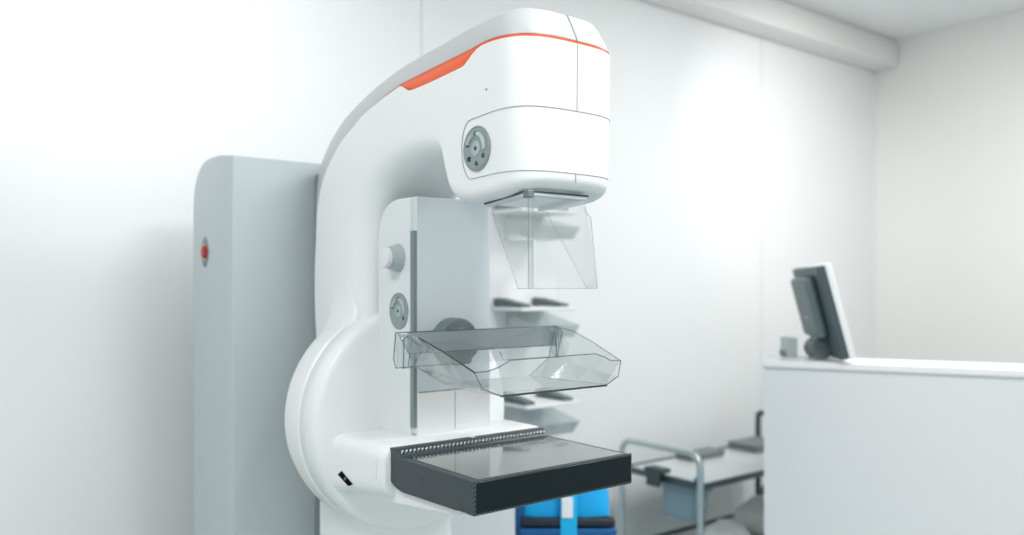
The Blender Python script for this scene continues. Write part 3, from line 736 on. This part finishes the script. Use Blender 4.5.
bm = BM(); tube(bm, [Vector((foot.x, foot.y, MZ + .011)), Vector((foot.x, foot.y, DH + .03)), Vector((foot.x, foot.y, DH + .055)) - nrm * -.012 + UZ * .05, ctr - sn * .03], .020, 12); obj('stand_neck', bm, M['steel'], MN, smooth=60)
ph_ = foot - nrm * .040 + wd * .075
DB = empty('card_reader', (ph_.x, ph_.y, MZ), 'small grey block behind the monitor on the counter', 'device')
bm = BM(); obox(bm, Vector((ph_.x, ph_.y, MZ + .054)) - nrm * .035, wd, nrm, UZ, .05, .018, .0535); obj('body', bm, M['knob'], DB, bevel=.004)
bm = BM(); obox(bm, Vector((ph_.x, ph_.y, DH + .008)) - nrm * .0545, wd, nrm, UZ, .05, .0012, .012); obj('front_strip', bm, M['monitor_mid'], DB)

# ================================================================== CEILING LAMPS
def area(name, loc, size, sy, power, col, rot=(0, 0, 0), spread=180):
    l = bpy.data.lights.new(name, 'AREA'); l.shape = 'RECTANGLE'; l.size = size; l.size_y = sy; l.energy = power; l.color = col; l.spread = math.radians(spread)
    o = bpy.data.objects.new(name, l); COL.objects.link(o); o.location = loc; o.rotation_euler = rot; return o
LP = [(-.6, .75, 'ceiling panel lamp to the left above the empty wall'), (1.1, .2, 'ceiling panel lamp in front of the x-ray machine'), (2.75, .9, 'ceiling panel lamp above the white counter')]
for x, y, lb in LP:
    e = empty('ceiling_lamp', (x, y, ZC), lb, 'lamp', 'ceiling panel lamps')
    bm = BM()
    for (a_, b_, c_, d_) in ((-.31, .31, -.31, -.29), (-.31, .31, .29, .31), (-.31, -.29, -.29, .29), (.29, .31, -.29, .29)): box(bm, x + a_, x + b_, y + c_, y + d_, ZC - .02, ZC)
    obj('frame', bm, M['lampframe'], e)
    bm = BM(); box(bm, x - .289, x + .289, y - .289, y + .289, ZC - .012, ZC - .002); obj('diffuser', bm, M['lamp'], e)
area('lamp_light_left', (-.6, .75, ZC - .03), .58, .58, 12, (1, 1, 1))
area('lamp_light_front', (1.1, .2, ZC - .03), .58, .58, 15, (1, 1, 1))
area('lamp_light_counter', (2.75, .9, ZC - .03), .58, .58, 18, (1, 1, 1))

def spot(name, loc, target, power, angle, blend, r=.05):
    l = bpy.data.lights.new(name, 'SPOT'); l.energy = power; l.spot_size = math.radians(angle); l.spot_blend = blend; l.shadow_soft_size = r
    o = bpy.data.objects.new(name, l); COL.objects.link(o); o.location = loc
    o.rotation_euler = (Vector(target) - Vector(loc)).to_track_quat('-Z', 'Y').to_euler()
for x, y, tx, tz, p, lb in ((.1, .9, .55, 2.25, 40, 'unseen round ceiling lamp added to brighten the wall above the grey stand'), (2.6, 1.0, 3.4, 2.0, 26, 'unseen round ceiling lamp added to brighten the wall beside the white counter')):
    e = empty('added_spot', (x, y, ZC), lb, 'lamp', 'added wall spots')
    bm = BM(); lathe(bm, (x, y, ZC - .001), (0, 0, -1), [(.055, 0), (.055, .012), (.045, .012), (.042, .004), (0, .004)], 32); obj('rim', bm, M['lampframe'], e)
    bm = BM(); lathe(bm, (x, y, ZC - .0055), (0, 0, -1), [(.040, 0), (.038, .004), (0, .005)], 32); obj('lens', bm, M['lamp'], e)
    spot('added_spot_beam', (x, y, ZC - .08), (tx, YW, tz), p, 60, 1.0)  # unseen spot added to throw a bright patch on the wall

# uniform fill light added through the unbuilt sides of the room
w = bpy.data.worlds.new('even_fill'); SC.world = w; w.use_nodes = True
bg = w.node_tree.nodes['Background']; bg.inputs['Color'].default_value = (.97, .993, 1.0, 1); bg.inputs['Strength'].default_value = .54

# ================================================================== CAMERA
cd = bpy.data.cameras.new('camera'); cam = bpy.data.objects.new('camera', cd); COL.objects.link(cam)
cam.location = (0, 0, H); cam.rotation_euler = (PI / 2, 0, -math.radians(38))
cd.sensor_width = 36; cd.lens = 826 / 1024 * 36; cd.shift_y = 17.5 / 1024; cd.clip_start = .02
cd.dof.use_dof = True; cd.dof.focus_distance = 1.40; cd.dof.aperture_fstop = 2.0
SC.camera = cam

vs = SC.view_settings; vs.view_transform = 'Standard'; vs.look = 'None'; vs.gamma = 1; vs.use_curve_mapping = False; vs.exposure = .55
SC.cycles.transparent_max_bounces = 24
